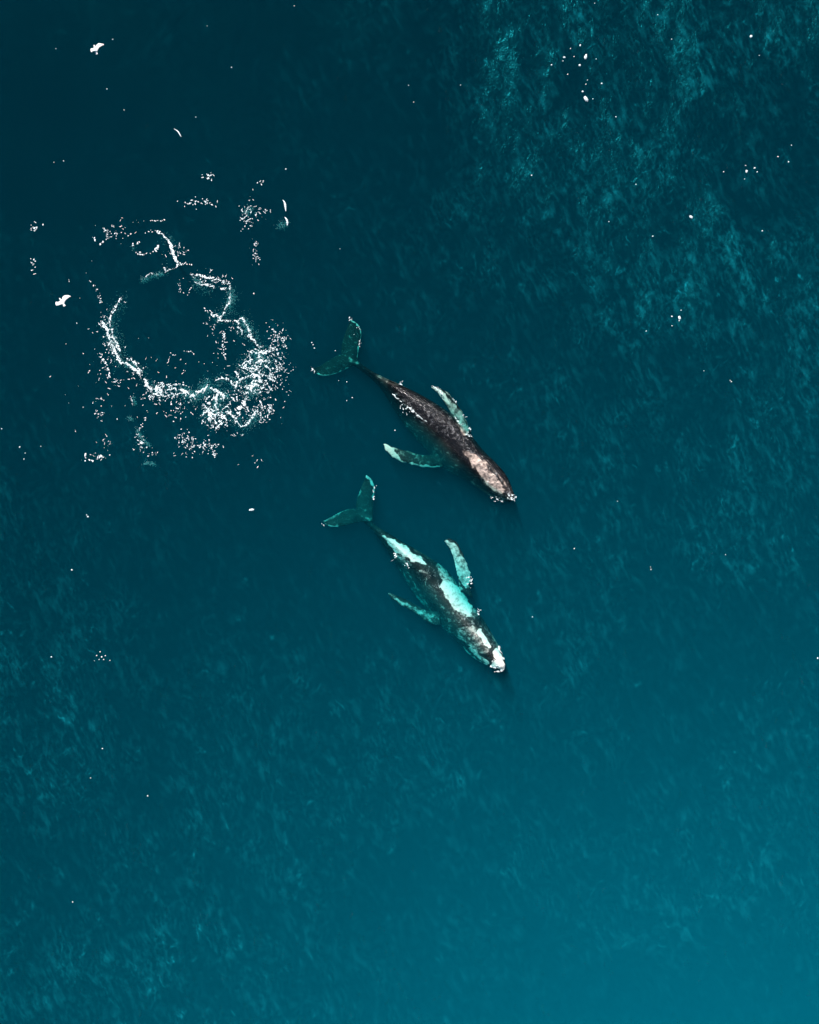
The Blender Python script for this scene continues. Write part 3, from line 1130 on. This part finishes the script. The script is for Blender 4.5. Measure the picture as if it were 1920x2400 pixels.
RING = [  # traced in an enlargement of the ring: points, half width
    ([(345, 730), (300, 790), (275, 840), (265, 900), (255, 945)], 9), ([(275, 965), (290, 1040), (320, 1110), (335, 1140)], 12),
    ([(200, 915), (235, 960), (250, 1040), (290, 1130), (320, 1200), (345, 1225)], 9), ([(345, 1225), (400, 1240), (440, 1270), (490, 1315)], 11),
    ([(325, 1190), (350, 1235)], 16), ([(525, 1355), (545, 1400), (570, 1430)], 19), ([(600, 1400), (660, 1450), (650, 1480)], 13),
    ([(700, 1445), (760, 1430), (830, 1440), (860, 1470), (910, 1500)], 10), ([(830, 1445), (850, 1460)], 17), ([(880, 1490), (910, 1490)], 13),
    ([(940, 1460), (1000, 1430), (1020, 1400)], 10), ([(1070, 1365), (1120, 1350), (1180, 1355), (1210, 1385), (1225, 1420)], 10),
    ([(1040, 1430), (1100, 1450), (1150, 1480), (1140, 1530)], 12), ([(1100, 1450), (1080, 1520), (1085, 1600), (1130, 1640)], 14),
    ([(1075, 1580), (1095, 1605)], 20), ([(1105, 1640), (1140, 1645)], 18), ([(965, 1640), (1000, 1610), (1040, 1590), (1080, 1600)], 9),
    ([(1020, 1670), (1060, 1640), (1100, 1620)], 9),
    ([(1180, 1620), (1210, 1640), (1240, 1680), (1280, 1720), (1310, 1720), (1350, 1680), (1385, 1630), (1395, 1590)], 9),
    ([(1230, 1590), (1250, 1620), (1280, 1630), (1240, 1660)], 8), ([(1170, 1620), (1200, 1620)], 12),
    ([(1230, 1420), (1260, 1370), (1300, 1340), (1360, 1335), (1390, 1290), (1400, 1260)], 10),
    ([(1260, 1240), (1290, 1270), (1340, 1270), (1400, 1280), (1430, 1260)], 10), ([(1290, 1250), (1310, 1220), (1360, 1220), (1420, 1215), (1460, 1220)], 9),
    ([(1330, 1140), (1380, 1145), (1410, 1160), (1420, 1190), (1440, 1215)], 8), ([(1340, 1160), (1350, 1200), (1375, 1230)], 8),
    ([(1400, 1150), (1460, 1150), (1500, 1140)], 12), ([(1465, 1215), (1475, 1255)], 15), ([(1370, 1300), (1385, 1340), (1365, 1390), (1350, 1430), (1380, 1470)], 11),
    ([(1300, 1420), (1330, 1400), (1360, 1420), (1400, 1400), (1440, 1430), (1470, 1400)], 8), ([(1310, 1470), (1350, 1450), (1390, 1460)], 8),
    ([(1215, 1400), (1240, 1400), (1260, 1340), (1235, 1300)], 8), ([(1430, 1320), (1470, 1330), (1500, 1330)], 10),
    ([(1065, 860), (1110, 870), (1135, 860), (1165, 800), (1190, 740), (1195, 680)], 10), ([(1195, 630), (1195, 700)], 6), ([(1120, 655), (1160, 650), (1165, 690)], 8),
    ([(915, 600), (960, 625), (1000, 615), (1060, 640)], 10), ([(900, 550), (950, 550), (1010, 570)], 7), ([(1070, 905), (1150, 905), (1220, 910), (1255, 900)], 6),
    ([(1255, 910), (1265, 950), (1290, 1005)], 11), ([(1290, 875), (1315, 930), (1350, 990)], 10), ([(1250, 905), (1280, 880)], 9),
    ([(1330, 1015), (1355, 1000), (1360, 1030), (1400, 1090)], 10), ([(1400, 1090), (1430, 1110)], 10), ([(680, 240), (715, 280), (730, 300)], 11),
    ([(730, 310), (750, 370), (770, 430), (795, 470), (775, 490)], 8), ([(775, 490), (720, 505), (680, 510)], 4), ([(675, 490), (688, 512)], 11),
    ([(640, 545), (580, 530), (540, 555)], 5), ([(800, 590), (830, 570)], 5), ([(1130, 1150), (1160, 1200)], 6), ([(572, 1188), (585, 1192)], 8),
    ([(703, 1235), (720, 1190), (770, 1165)], 5), ([(840, 1140), (890, 1140), (910, 1160)], 5), ([(420, 1490), (440, 1550)], 4), ([(480, 1840), (510, 1850)], 11),
    ([(1430, 1520), (1440, 1560)], 8), ([(1490, 1560), (1530, 1600)], 8), ([(1430, 1640), (1480, 1690)], 6), ([(1300, 1550), (1330, 1600)], 7),
    ([(1370, 1590), (1400, 1650)], 7), ([(1520, 1120), (1560, 1130)], 8), ([(980, 1560), (1040, 1530)], 6), ([(970, 1700), (1000, 1650)], 6),
]
DOTTED = [([(530, 225), (570, 210), (640, 210), (680, 240)], 16, 1.3), ([(795, 450), (850, 460), (910, 465)], 14, 1.2), ([(460, 375), (500, 385), (580, 380), (630, 350)], 16, 1.4),
          ([(730, 310), (750, 370), (770, 430), (795, 470)], 34, 1.8), ([(400, 140), (560, 125), (740, 125)], 18, 0.9), ([(190, 920), (240, 980), (260, 1060), (300, 1150), (330, 1210)], 60, 1.5),
          ([(380, 1200), (440, 1210), (500, 1310)], 26, 1.3), ([(1150, 990), (1140, 1090), (1160, 1200)], 22, 1.2), ([(620, 1380), (700, 1400), (830, 1390)], 22, 1.2),
          ([(1500, 960), (1560, 990), (1620, 1070), (1630, 1110)], 26, 1.0), ([(900, 540), (1000, 560), (1100, 590), (1190, 610)], 40, 1.4), ([(960, 800), (1050, 840), (1130, 900)], 20, 1.1),
          ([(60, 1930), (70, 1980), (130, 1985), (200, 1950)], 20, 1.5), ([(440, 1810), (490, 1770), (560, 1600)], 18, 1.0), ([(800, 600), (805, 680), (870, 710), (890, 640)], 18, 0.9),
          ([(220, 180), (240, 250), (180, 310), (120, 250)], 26, 1.2), ([(430, 330), (440, 300), (490, 290)], 9, 1.2), ([(580, 300), (640, 330), (620, 350)], 12, 1.5),
          ([(85, 570), (150, 640), (190, 770)], 18, 1.1), ([(170, 1150), (230, 1240), (260, 1340)], 26, 1.2)]
CLOUDS = [(1330, 80, 60, 90, 95), (1440, 60, 55, 30, 22), (1390, 380, 30, 90, 42), (300, 210, 110, 80, 60), (780, 370, 70, 70, 50), (1000, 560, 110, 60, 40), (1120, 590, 60, 50, 30),
          (210, 900, 35, 45, 30), (260, 1080, 30, 140, 60), (220, 1240, 45, 100, 34), (310, 1370, 35, 45, 22), (640, 1470, 100, 60, 110), (760, 1570, 100, 80, 70), (1000, 1560, 110, 80, 40),
          (1080, 1720, 90, 50, 50), (1500, 1160, 110, 130, 80), (1560, 1050, 70, 80, 70), (1580, 1310, 70, 140, 110), (1460, 1450, 110, 130, 60), (1450, 1610, 90, 80, 80), (1300, 1480, 120, 90, 40),
          (830, 1810, 55, 60, 45), (910, 1880, 110, 65, 70), (1040, 1900, 65, 45, 45), (1240, 1790, 35, 20, 12), (500, 1850, 50, 50, 26), (590, 1930, 35, 15, 14), (150, 1960, 90, 30, 22),
          (230, 1850, 60, 60, 18), (190, 1620, 45, 45, 26), (170, 1510, 30, 20, 8), (1220, 970, 60, 40, 22), (1060, 930, 60, 90, 26), (470, 1290, 60, 60, 30), (1140, 1090, 30, 90, 22),
          (1410, 2010, 60, 40, 9), (1470, 1290, 80, 80, 34), (1400, 1230, 90, 90, 16)]
ring = Field(20, 380, 720, 1130, 3)
for pts, w in RING:
    ring.stroke([C3(p) for p in pts], w / 3.317 * 0.74, 0.15)
R = ring.rnd
for pts, n, r in DOTTED:
    ps = [C3(p) for p in pts]
    seg = [math.dist(ps[k], ps[k + 1]) for k in range(len(ps) - 1)]
    for _ in range(n):
        t = R.random() * sum(seg)
        k = 0
        while t > seg[k] and k < len(seg) - 1:
            t -= seg[k]
            k += 1
        u = min(t / seg[k], 1)
        x = ps[k][0] + (ps[k + 1][0] - ps[k][0]) * u + R.gauss(0, 1.8)
        y = ps[k][1] + (ps[k + 1][1] - ps[k][1]) * u + R.gauss(0, 1.8)
        ring.dot(x, y, r * (0.4 + 0.7 * R.random()), 1 + R.random(), R.random() * 3.14)
for cx, cy, rx, ry, n in CLOUDS:
    x, y = C3((cx, cy))
    ring.cloud(x, y, rx / 3.317 * 1.15, ry / 3.317 * 1.15, int(n * 0.75))
for cx, cy, rx, ry, sp, wd in ((1400, 1310, 170, 230, 15, 1.3), (1180, 1590, 230, 140, 16, 1.3), (720, 1450, 180, 70, 14, 1.0)):
    x, y = C3((cx, cy))
    ring.web(x, y, rx / 3.317, ry / 3.317, sp, wd, int(cx))
ring.cloud(487, 413, 20, 10, 16, 0.7, 1.3)
ring.cloud(470, 476, 34, 12, 32, 0.7, 1.4)
ring.cloud(615, 430, 8, 8, 6, 0.7, 1.2)
ring.cloud(77, 531, 16, 14, 12, 0.8, 1.8)
ring.cloud(77, 620, 6, 20, 10, 0.7, 1.5)
ring.cloud(500, 900, 170, 110, 110, 0.4, 0.9)
ring.cloud(240, 850, 90, 160, 60, 0.4, 0.9)
ring_o = ring.build("ring_foam", M_FOAM, lambda f: 0.05 * (1 - np.exp(-f / 2.2)), 0.012)
tag(ring_o, "broken ring of white foam and bubbles floating on the dark sea", "foam", kind='stuff')

SUBS = [([(980, 1370), (1010, 1420), (960, 1450)], 20), ([(840, 1450), (900, 1490), (940, 1470)], 22), ([(1320, 1470), (1390, 1440), (1370, 1380)], 20), ([(1380, 1150), (1430, 1200), (1470, 1230)], 24),
        ([(1195, 640), (1200, 720), (1160, 800)], 14), ([(1160, 1480), (1090, 1500), (1080, 1560)], 18), ([(480, 580), (560, 545), (660, 520)], 9), ([(1350, 1690), (1390, 1620)], 14),
        ([(430, 320), (430, 340)], 8), ([(420, 1480), (440, 1550)], 7), ([(1290, 880), (1340, 990)], 13), ([(250, 1000), (280, 1100)], 12), ([(1560, 150), (1620, 130)], 14), ([(1300, 40), (1350, 20)], 14),
        ([(500, 2010), (550, 2005), (600, 2015)], 7), ([(380, 1640), (420, 1670)], 8), ([(450, 1730), (500, 1830), (560, 1870)], 7), ([(900, 560), (960, 600)], 9), ([(350, 1230), (420, 1250)], 10)]
SUBS += [(p, 26) for p, w in RING if w >= 9]
R = random.Random(12)
bub = []
for pts, w in SUBS:
    ps = [C3(p) for p in pts]
    seg = [math.dist(ps[k], ps[k + 1]) for k in range(len(ps) - 1)]
    for _ in range(int(sum(seg) * w * (0.55 if w != 26 else 0.14))):
        k = R.choices(range(len(seg)), seg)[0]
        u = R.random()
        bub.append((ps[k][0] + (ps[k + 1][0] - ps[k][0]) * u + R.gauss(0, w / 2.7), ps[k][1] + (ps[k + 1][1] - ps[k][1]) * u + R.gauss(0, w / 2.7),
                    -R.uniform(0.12, 0.8), R.uniform(0.008, 0.022)))
bv, bf = [], []
for px, py, z, rr in bub:
    x, y = W(px, py)
    b0 = len(bv)
    z += float(water_z(x, y))
    bv += [(x + rr, y, z), (x - rr, y, z), (x, y + rr, z), (x, y - rr, z), (x, y, z + rr), (x, y, z - rr)]
    bf += [(b0 + i, b0 + j, b0 + k) for i, j, k in ((0, 2, 4), (2, 1, 4), (1, 3, 4), (3, 0, 4), (2, 0, 5), (1, 2, 5), (3, 1, 5), (0, 3, 5))]
sub_o = mesh_from("bubble_cloud", bv, bf, M_BUBBLE)
tag(sub_o, "turquoise clouds of tiny bubbles hanging just under the foam ring", "bubbles", kind='stuff')

# wash where the whales' backs cut the surface
wash = Field(720, 730, 1230, 1600, 6)
WASH = [([(920, 923), (940, 940), (958, 957), (975, 970)], 1.8), ([(960, 957), (985, 978), (1003, 992)], 2.2), ([(936, 900), (943, 904)], 1.2),
        ([(1012, 906), (1024, 912), (1036, 924)], 2.0), ([(1067, 940), (1062, 936)], 1.4), ([(1086, 972), (1088, 975)], 2.0), ([(1102, 1003), (1104, 1008)], 1.6),
        ([(1068, 978), (1082, 998)], 1.6), ([(1094, 1018), (1108, 1024)], 1.8), ([(1196, 1170), (1207, 1172), (1208, 1165)], 1.8), ([(1150, 1165), (1180, 1176)], 0.9),
        ([(844, 762), (846, 776)], 1.0), ([(842, 800), (844, 812)], 1.4), ([(820, 747), (826, 747)], 1.2), ([(876, 1165), (875, 1170)], 1.8), ([(878, 1140), (878, 1156)], 0.8),
        ([(1178, 1542), (1182, 1560), (1176, 1572), (1160, 1574)], 2.2), ([(1148, 1562), (1162, 1566)], 1.6), ([(1104, 1352), (1104, 1370)], 1.8), ([(952, 1320), (957, 1330)], 1.6),
        ([(1118, 1426), (1122, 1440)], 1.8), ([(730, 860), (738, 873)], 0.9), ([(1168, 1516), (1175, 1532)], 1.6), ([(752, 1222), (762, 1234)], 0.8)]
for pts, w in WASH:
    wash.stroke(pts, w * 0.85, 0.16)
    wash.cloud(sum(p[0] for p in pts) / len(pts), sum(p[1] for p in pts) / len(pts), 6, 6, 3, 0.35, 0.8)
for cx, cy, rx, ry, n in [(960, 955, 30, 25, 20), (1196, 1166, 10, 8, 16), (925, 1303, 6, 12, 8), (1100, 1360, 8, 16, 10), (1172, 1555, 14, 14, 20), (1150, 1125, 14, 20, 8)]:
    wash.cloud(cx, cy, rx, ry, n, 0.6, 1.3)
wo = wash.build("wash_foam", M_FOAM, lambda f: 0.04 * (1 - np.exp(-f / 2.0)), 0.03)
tag(wo, "thin white wash along the backs and fins of the two whales", "foam", kind='stuff')


# ------------------------------------------------------------------ single flecks of foam on the open water
def fleck(name, px, py, r, el, an, seed):
    """a small mound of froth with an uneven rim"""
    R = random.Random(seed)
    x0, y0 = W(px, py)
    n, lev = 14, 3
    v = [(0, 0, r * PX * 0.55)]
    f = []
    rad = [1 + R.uniform(-0.22, 0.22) for _ in range(n)]
    c, s = math.cos(an), math.sin(an)
    for l in range(1, lev + 1):
        for k in range(n):
            a = 2 * math.pi * k / n
            q = r * PX * rad[k] * l / lev
            u, w_ = q * el * math.cos(a), q * math.sin(a)
            v.append((u * c - w_ * s, u * s + w_ * c, r * PX * 0.55 * (1 - (l / lev) ** 2) + (0 if l < lev else -0.02)))
    for k in range(n):
        j = (k + 1) % n
        f.append((0, 1 + k, 1 + j))
    for l in range(lev - 1):
        for k in range(n):
            j = (k + 1) % n
            a, b = 1 + l * n, 1 + (l + 1) * n
            f += [(a + k, b + k, b + j), (a + k, b + j, a + j)]
    o = mesh_from(name, v, f, M_FOAM)
    o.location = (x0, y0, float(water_z(x0, y0)) + 0.012)
    return o


def K5(x, y):
    return 1280 + x / 10.78, 80 + y / 10.78


BIG = [(K5(1003, 578), 3.6, 1.75, "largest of the white foam flecks, an upright oval among smaller flecks"),
       (K5(1010, 1640), 4.2, 1.6, "large tilted fleck of white foam trailing a thin turquoise tail"),
       ((1620, 509), 3.4, 1.3, "single rough fleck of white foam with a short streak beside it"),
       ((1761, 85), 3.0, 1.2, "ragged fleck of white foam on rippled water near the upper corner"),
       ((1750, 402), 2.6, 1.5, "upright fleck of white foam above a long pale streak"),
       ((1593, 745), 2.8, 1.7, "elongated white foam fleck in a cluster of small ones by a bright streak"),
       ((590, 1195), 2.8, 2.2, "flat white foam fleck alone on dark water behind the second whale's tail")]
for k, ((x, y), r, el, lab) in enumerate(BIG):
    o = fleck("foam_fleck", x, y, r, el, (1.45, -1.0 + math.pi, 2.2, 0.6, 1.4, -1.2, 0.1)[k], 300 + k)
    tag(o, lab, "foam fleck", "white foam flecks on open water")
C1, C2, C3_, C4, C5_, C6 = "tiny white foam fleck in the loose cluster around the largest oval fleck", \
    "tiny white foam fleck among the ripples on the right side of the sea", "tiny white foam fleck on dark calm water above the foam ring", \
    "tiny white foam fleck beside the tail flukes of the dark-backed whale", "tiny white foam fleck in the calm lower left part of the sea", "tiny white foam fleck in a small cluster below the two whales' left"
SMALL = [(K5(862, 290), 2.0, C1), (K5(617, 372), 1.5, C1), (K5(458, 600), 2.4, C1), (K5(425, 693), 1.3, C1), (K5(135, 793), 2.2, C1), (K5(707, 575), 1.4, C1), (K5(1268, 630), 1.3, C1),
         (K5(850, 793), 2.8, C1), (K5(545, 1028), 1.5, C1), (K5(1047, 1163), 1.2, C1), (K5(1007, 1268), 1.5, C1), (K5(1406, 1250), 2.1, C1), (K5(927, 1455), 2.5, C1), (K5(1185, 1635), 1.5, C1),
         ((1444, 274), 1.8, C2), ((1542, 34), 1.2, C2), ((1575, 91), 1.3, C2), ((1394, 8), 1.2, C2), ((1780, 130), 1.2, C2), ((1856, 340), 1.4, C2), ((1824, 367), 1.7, C2), ((1849, 379), 1.9, C2),
         ((1769, 394), 2.0, C2), ((1775, 403), 1.4, C2), ((1748, 388), 1.3, C2), ((1696, 403), 1.6, C2), ((1745, 420), 1.1, C2), ((1491, 432), 1.3, C2), ((1428, 519), 1.4, C2), ((1531, 553), 1.9, C2),
         ((1787, 541), 1.8, C2), ((1575, 742), 2.1, C2), ((1597, 727), 1.4, C2), ((1592, 752), 1.4, C2), ((1575, 764), 1.4, C2), ((1515, 776), 1.4, C2), ((1650, 869), 1.1, C2), ((1714, 895), 1.4, C2),
         ((1711, 892), 1.1, C2), ((1246, 412), 1.8, C2), ((1080, 198), 1.3, C2), ((970, 240), 1.3, C2), ((1346, 1286), 1.5, C2), ((1526, 1335), 1.5, C2), ((1525, 1329), 0.9, C2), ((1248, 1446), 1.3, C2),
         ((1917, 1543), 1.8, C2), ((1448, 1175), 1.0, C2), ((1700, 1300), 1.0, C2),
         ((132, 115), 1.3, C3_), ((265, 93), 1.4, C3_), ((543, 158), 1.8, C3_), ((252, 210), 1.2, C3_), ((292, 259), 1.2, C3_), ((459, 274), 1.2, C3_), ((126, 380), 1.2, C3_), ((149, 377), 1.2, C3_),
         ((670, 396), 2.0, C3_), ((690, 14), 1.3, C3_), ((486, 61), 0.9, C3_), ((797, 583), 1.0, C3_), ((958, 201), 1.2, C3_), ((595, 688), 1.8, C3_),
         ((731, 803), 1.6, C4), ((734, 808), 1.5, C4), ((737, 816), 1.7, C4), ((786, 822), 1.4, C4), ((794, 892), 1.0, C4), ((813, 895), 1.3, C4), ((826, 932), 1.5, C4), ((813, 939), 1.1, C4), ((926, 1009), 1.6, C4),
         ((830, 784), 1.0, C4),
         ((206, 1211), 2.3, C5_), ((168, 1336), 2.0, C5_), ((120, 1540), 1.8, C5_), ((346, 1866), 1.6, C5_), ((241, 1754), 1.5, C5_), ((213, 1823), 1.1, C5_), ((171, 2114), 1.6, C5_), ((203, 1207), 1.4, C5_),
         ((46, 1048), 2.0, C5_), ((59, 1062), 1.4, C5_), ((95, 1046), 1.2, C5_), ((56, 1076), 1.5, C5_), ((4, 1005), 1.6, C5_),
         ((234, 1528), 1.5, C6), ((226, 1537), 1.6, C6), ((238, 1540), 1.9, C6), ((243, 1546), 1.5, C6), ((232, 1546), 1.2, C6), ((221, 1549), 1.0, C6), ((258, 1548), 1.2, C6), ((247, 1537), 1.2, C6)]
C6_TXT = "tiny white foam fleck in the small tight patch on calm water at lower left"
for k, ((x, y), r, lab) in enumerate(SMALL):
    o = fleck("foam_fleck", x, y, r * 0.85, random.Random(k).uniform(1.0, 1.5), random.Random(k + 50).uniform(0, 3.14), 400 + k)
    lab = C6_TXT if lab is C6 else lab
    tag(o, lab, "foam fleck", lab.replace("tiny white foam fleck", "tiny white foam flecks"))


# ------------------------------------------------------------------ small breaking crests: curved ridges of froth
def crest(pts, widths, label, seed):
    s = resample([(x, y, w) for (x, y), w in zip(pts, widths)], 36)
    R = random.Random(seed)
    rings = []
    for k in range(len(s)):
        x, y, w = s[k]
        t = s[min(k + 1, len(s) - 1)] - s[max(k - 1, 0)]
        n = np.array((-t[1], t[0]))
        n = n / (np.linalg.norm(n) + 1e-9)
        w = max(w, 0.25) * (0.75 + 0.5 * R.random())
        ring = []
        for a in np.linspace(0, 2 * math.pi, 10, endpoint=False):
            wx, wy = W(x + n[0] * w * math.cos(a), y + n[1] * w * math.cos(a))
            ring.append((wx, wy, w * PX * 0.8 * math.sin(a)))
        rings.append(np.array(ring))
    v, f = loft(rings)
    c = v.mean(0)
    v = v - c
    me = bpy.data.meshes.new("breaking_crest")
    me.from_pydata(v.tolist(), [], f)
    me.polygons.foreach_set('use_smooth', np.ones(len(me.polygons), bool))
    me.materials.append(M_FOAM)
    o = bpy.data.objects.new("breaking_crest", me)
    COL.objects.link(o)
    o.location = (c[0], c[1], float(water_z(c[0], c[1])) + 0.03)
    tag(o, label, "wave crest", "curved white crests on dark water")


def K6(x, y):
    return 620 + x / 17.25, 440 + y / 17.25


crest([K6(740, 490), K6(800, 570), K6(835, 680), K6(850, 790), K6(865, 950)], (0.4, 1.6, 2.4, 2.2, 0.9), "curved white crest of breaking water, the upper one of a close pair", 1)
crest([K6(820, 1180), K6(880, 1260), K6(920, 1350), K6(930, 1430), K6(920, 1530)], (0.5, 1.7, 2.2, 2.3, 0.7), "curved white crest with a turquoise splash, the lower one of a close pair", 2)
crest([(408, 302), (417, 308), (421, 314), (425, 321)], (0.4, 1.3, 1.3, 0.4), "thin slanting white crest alone on the dark water between gull and foam ring", 3)
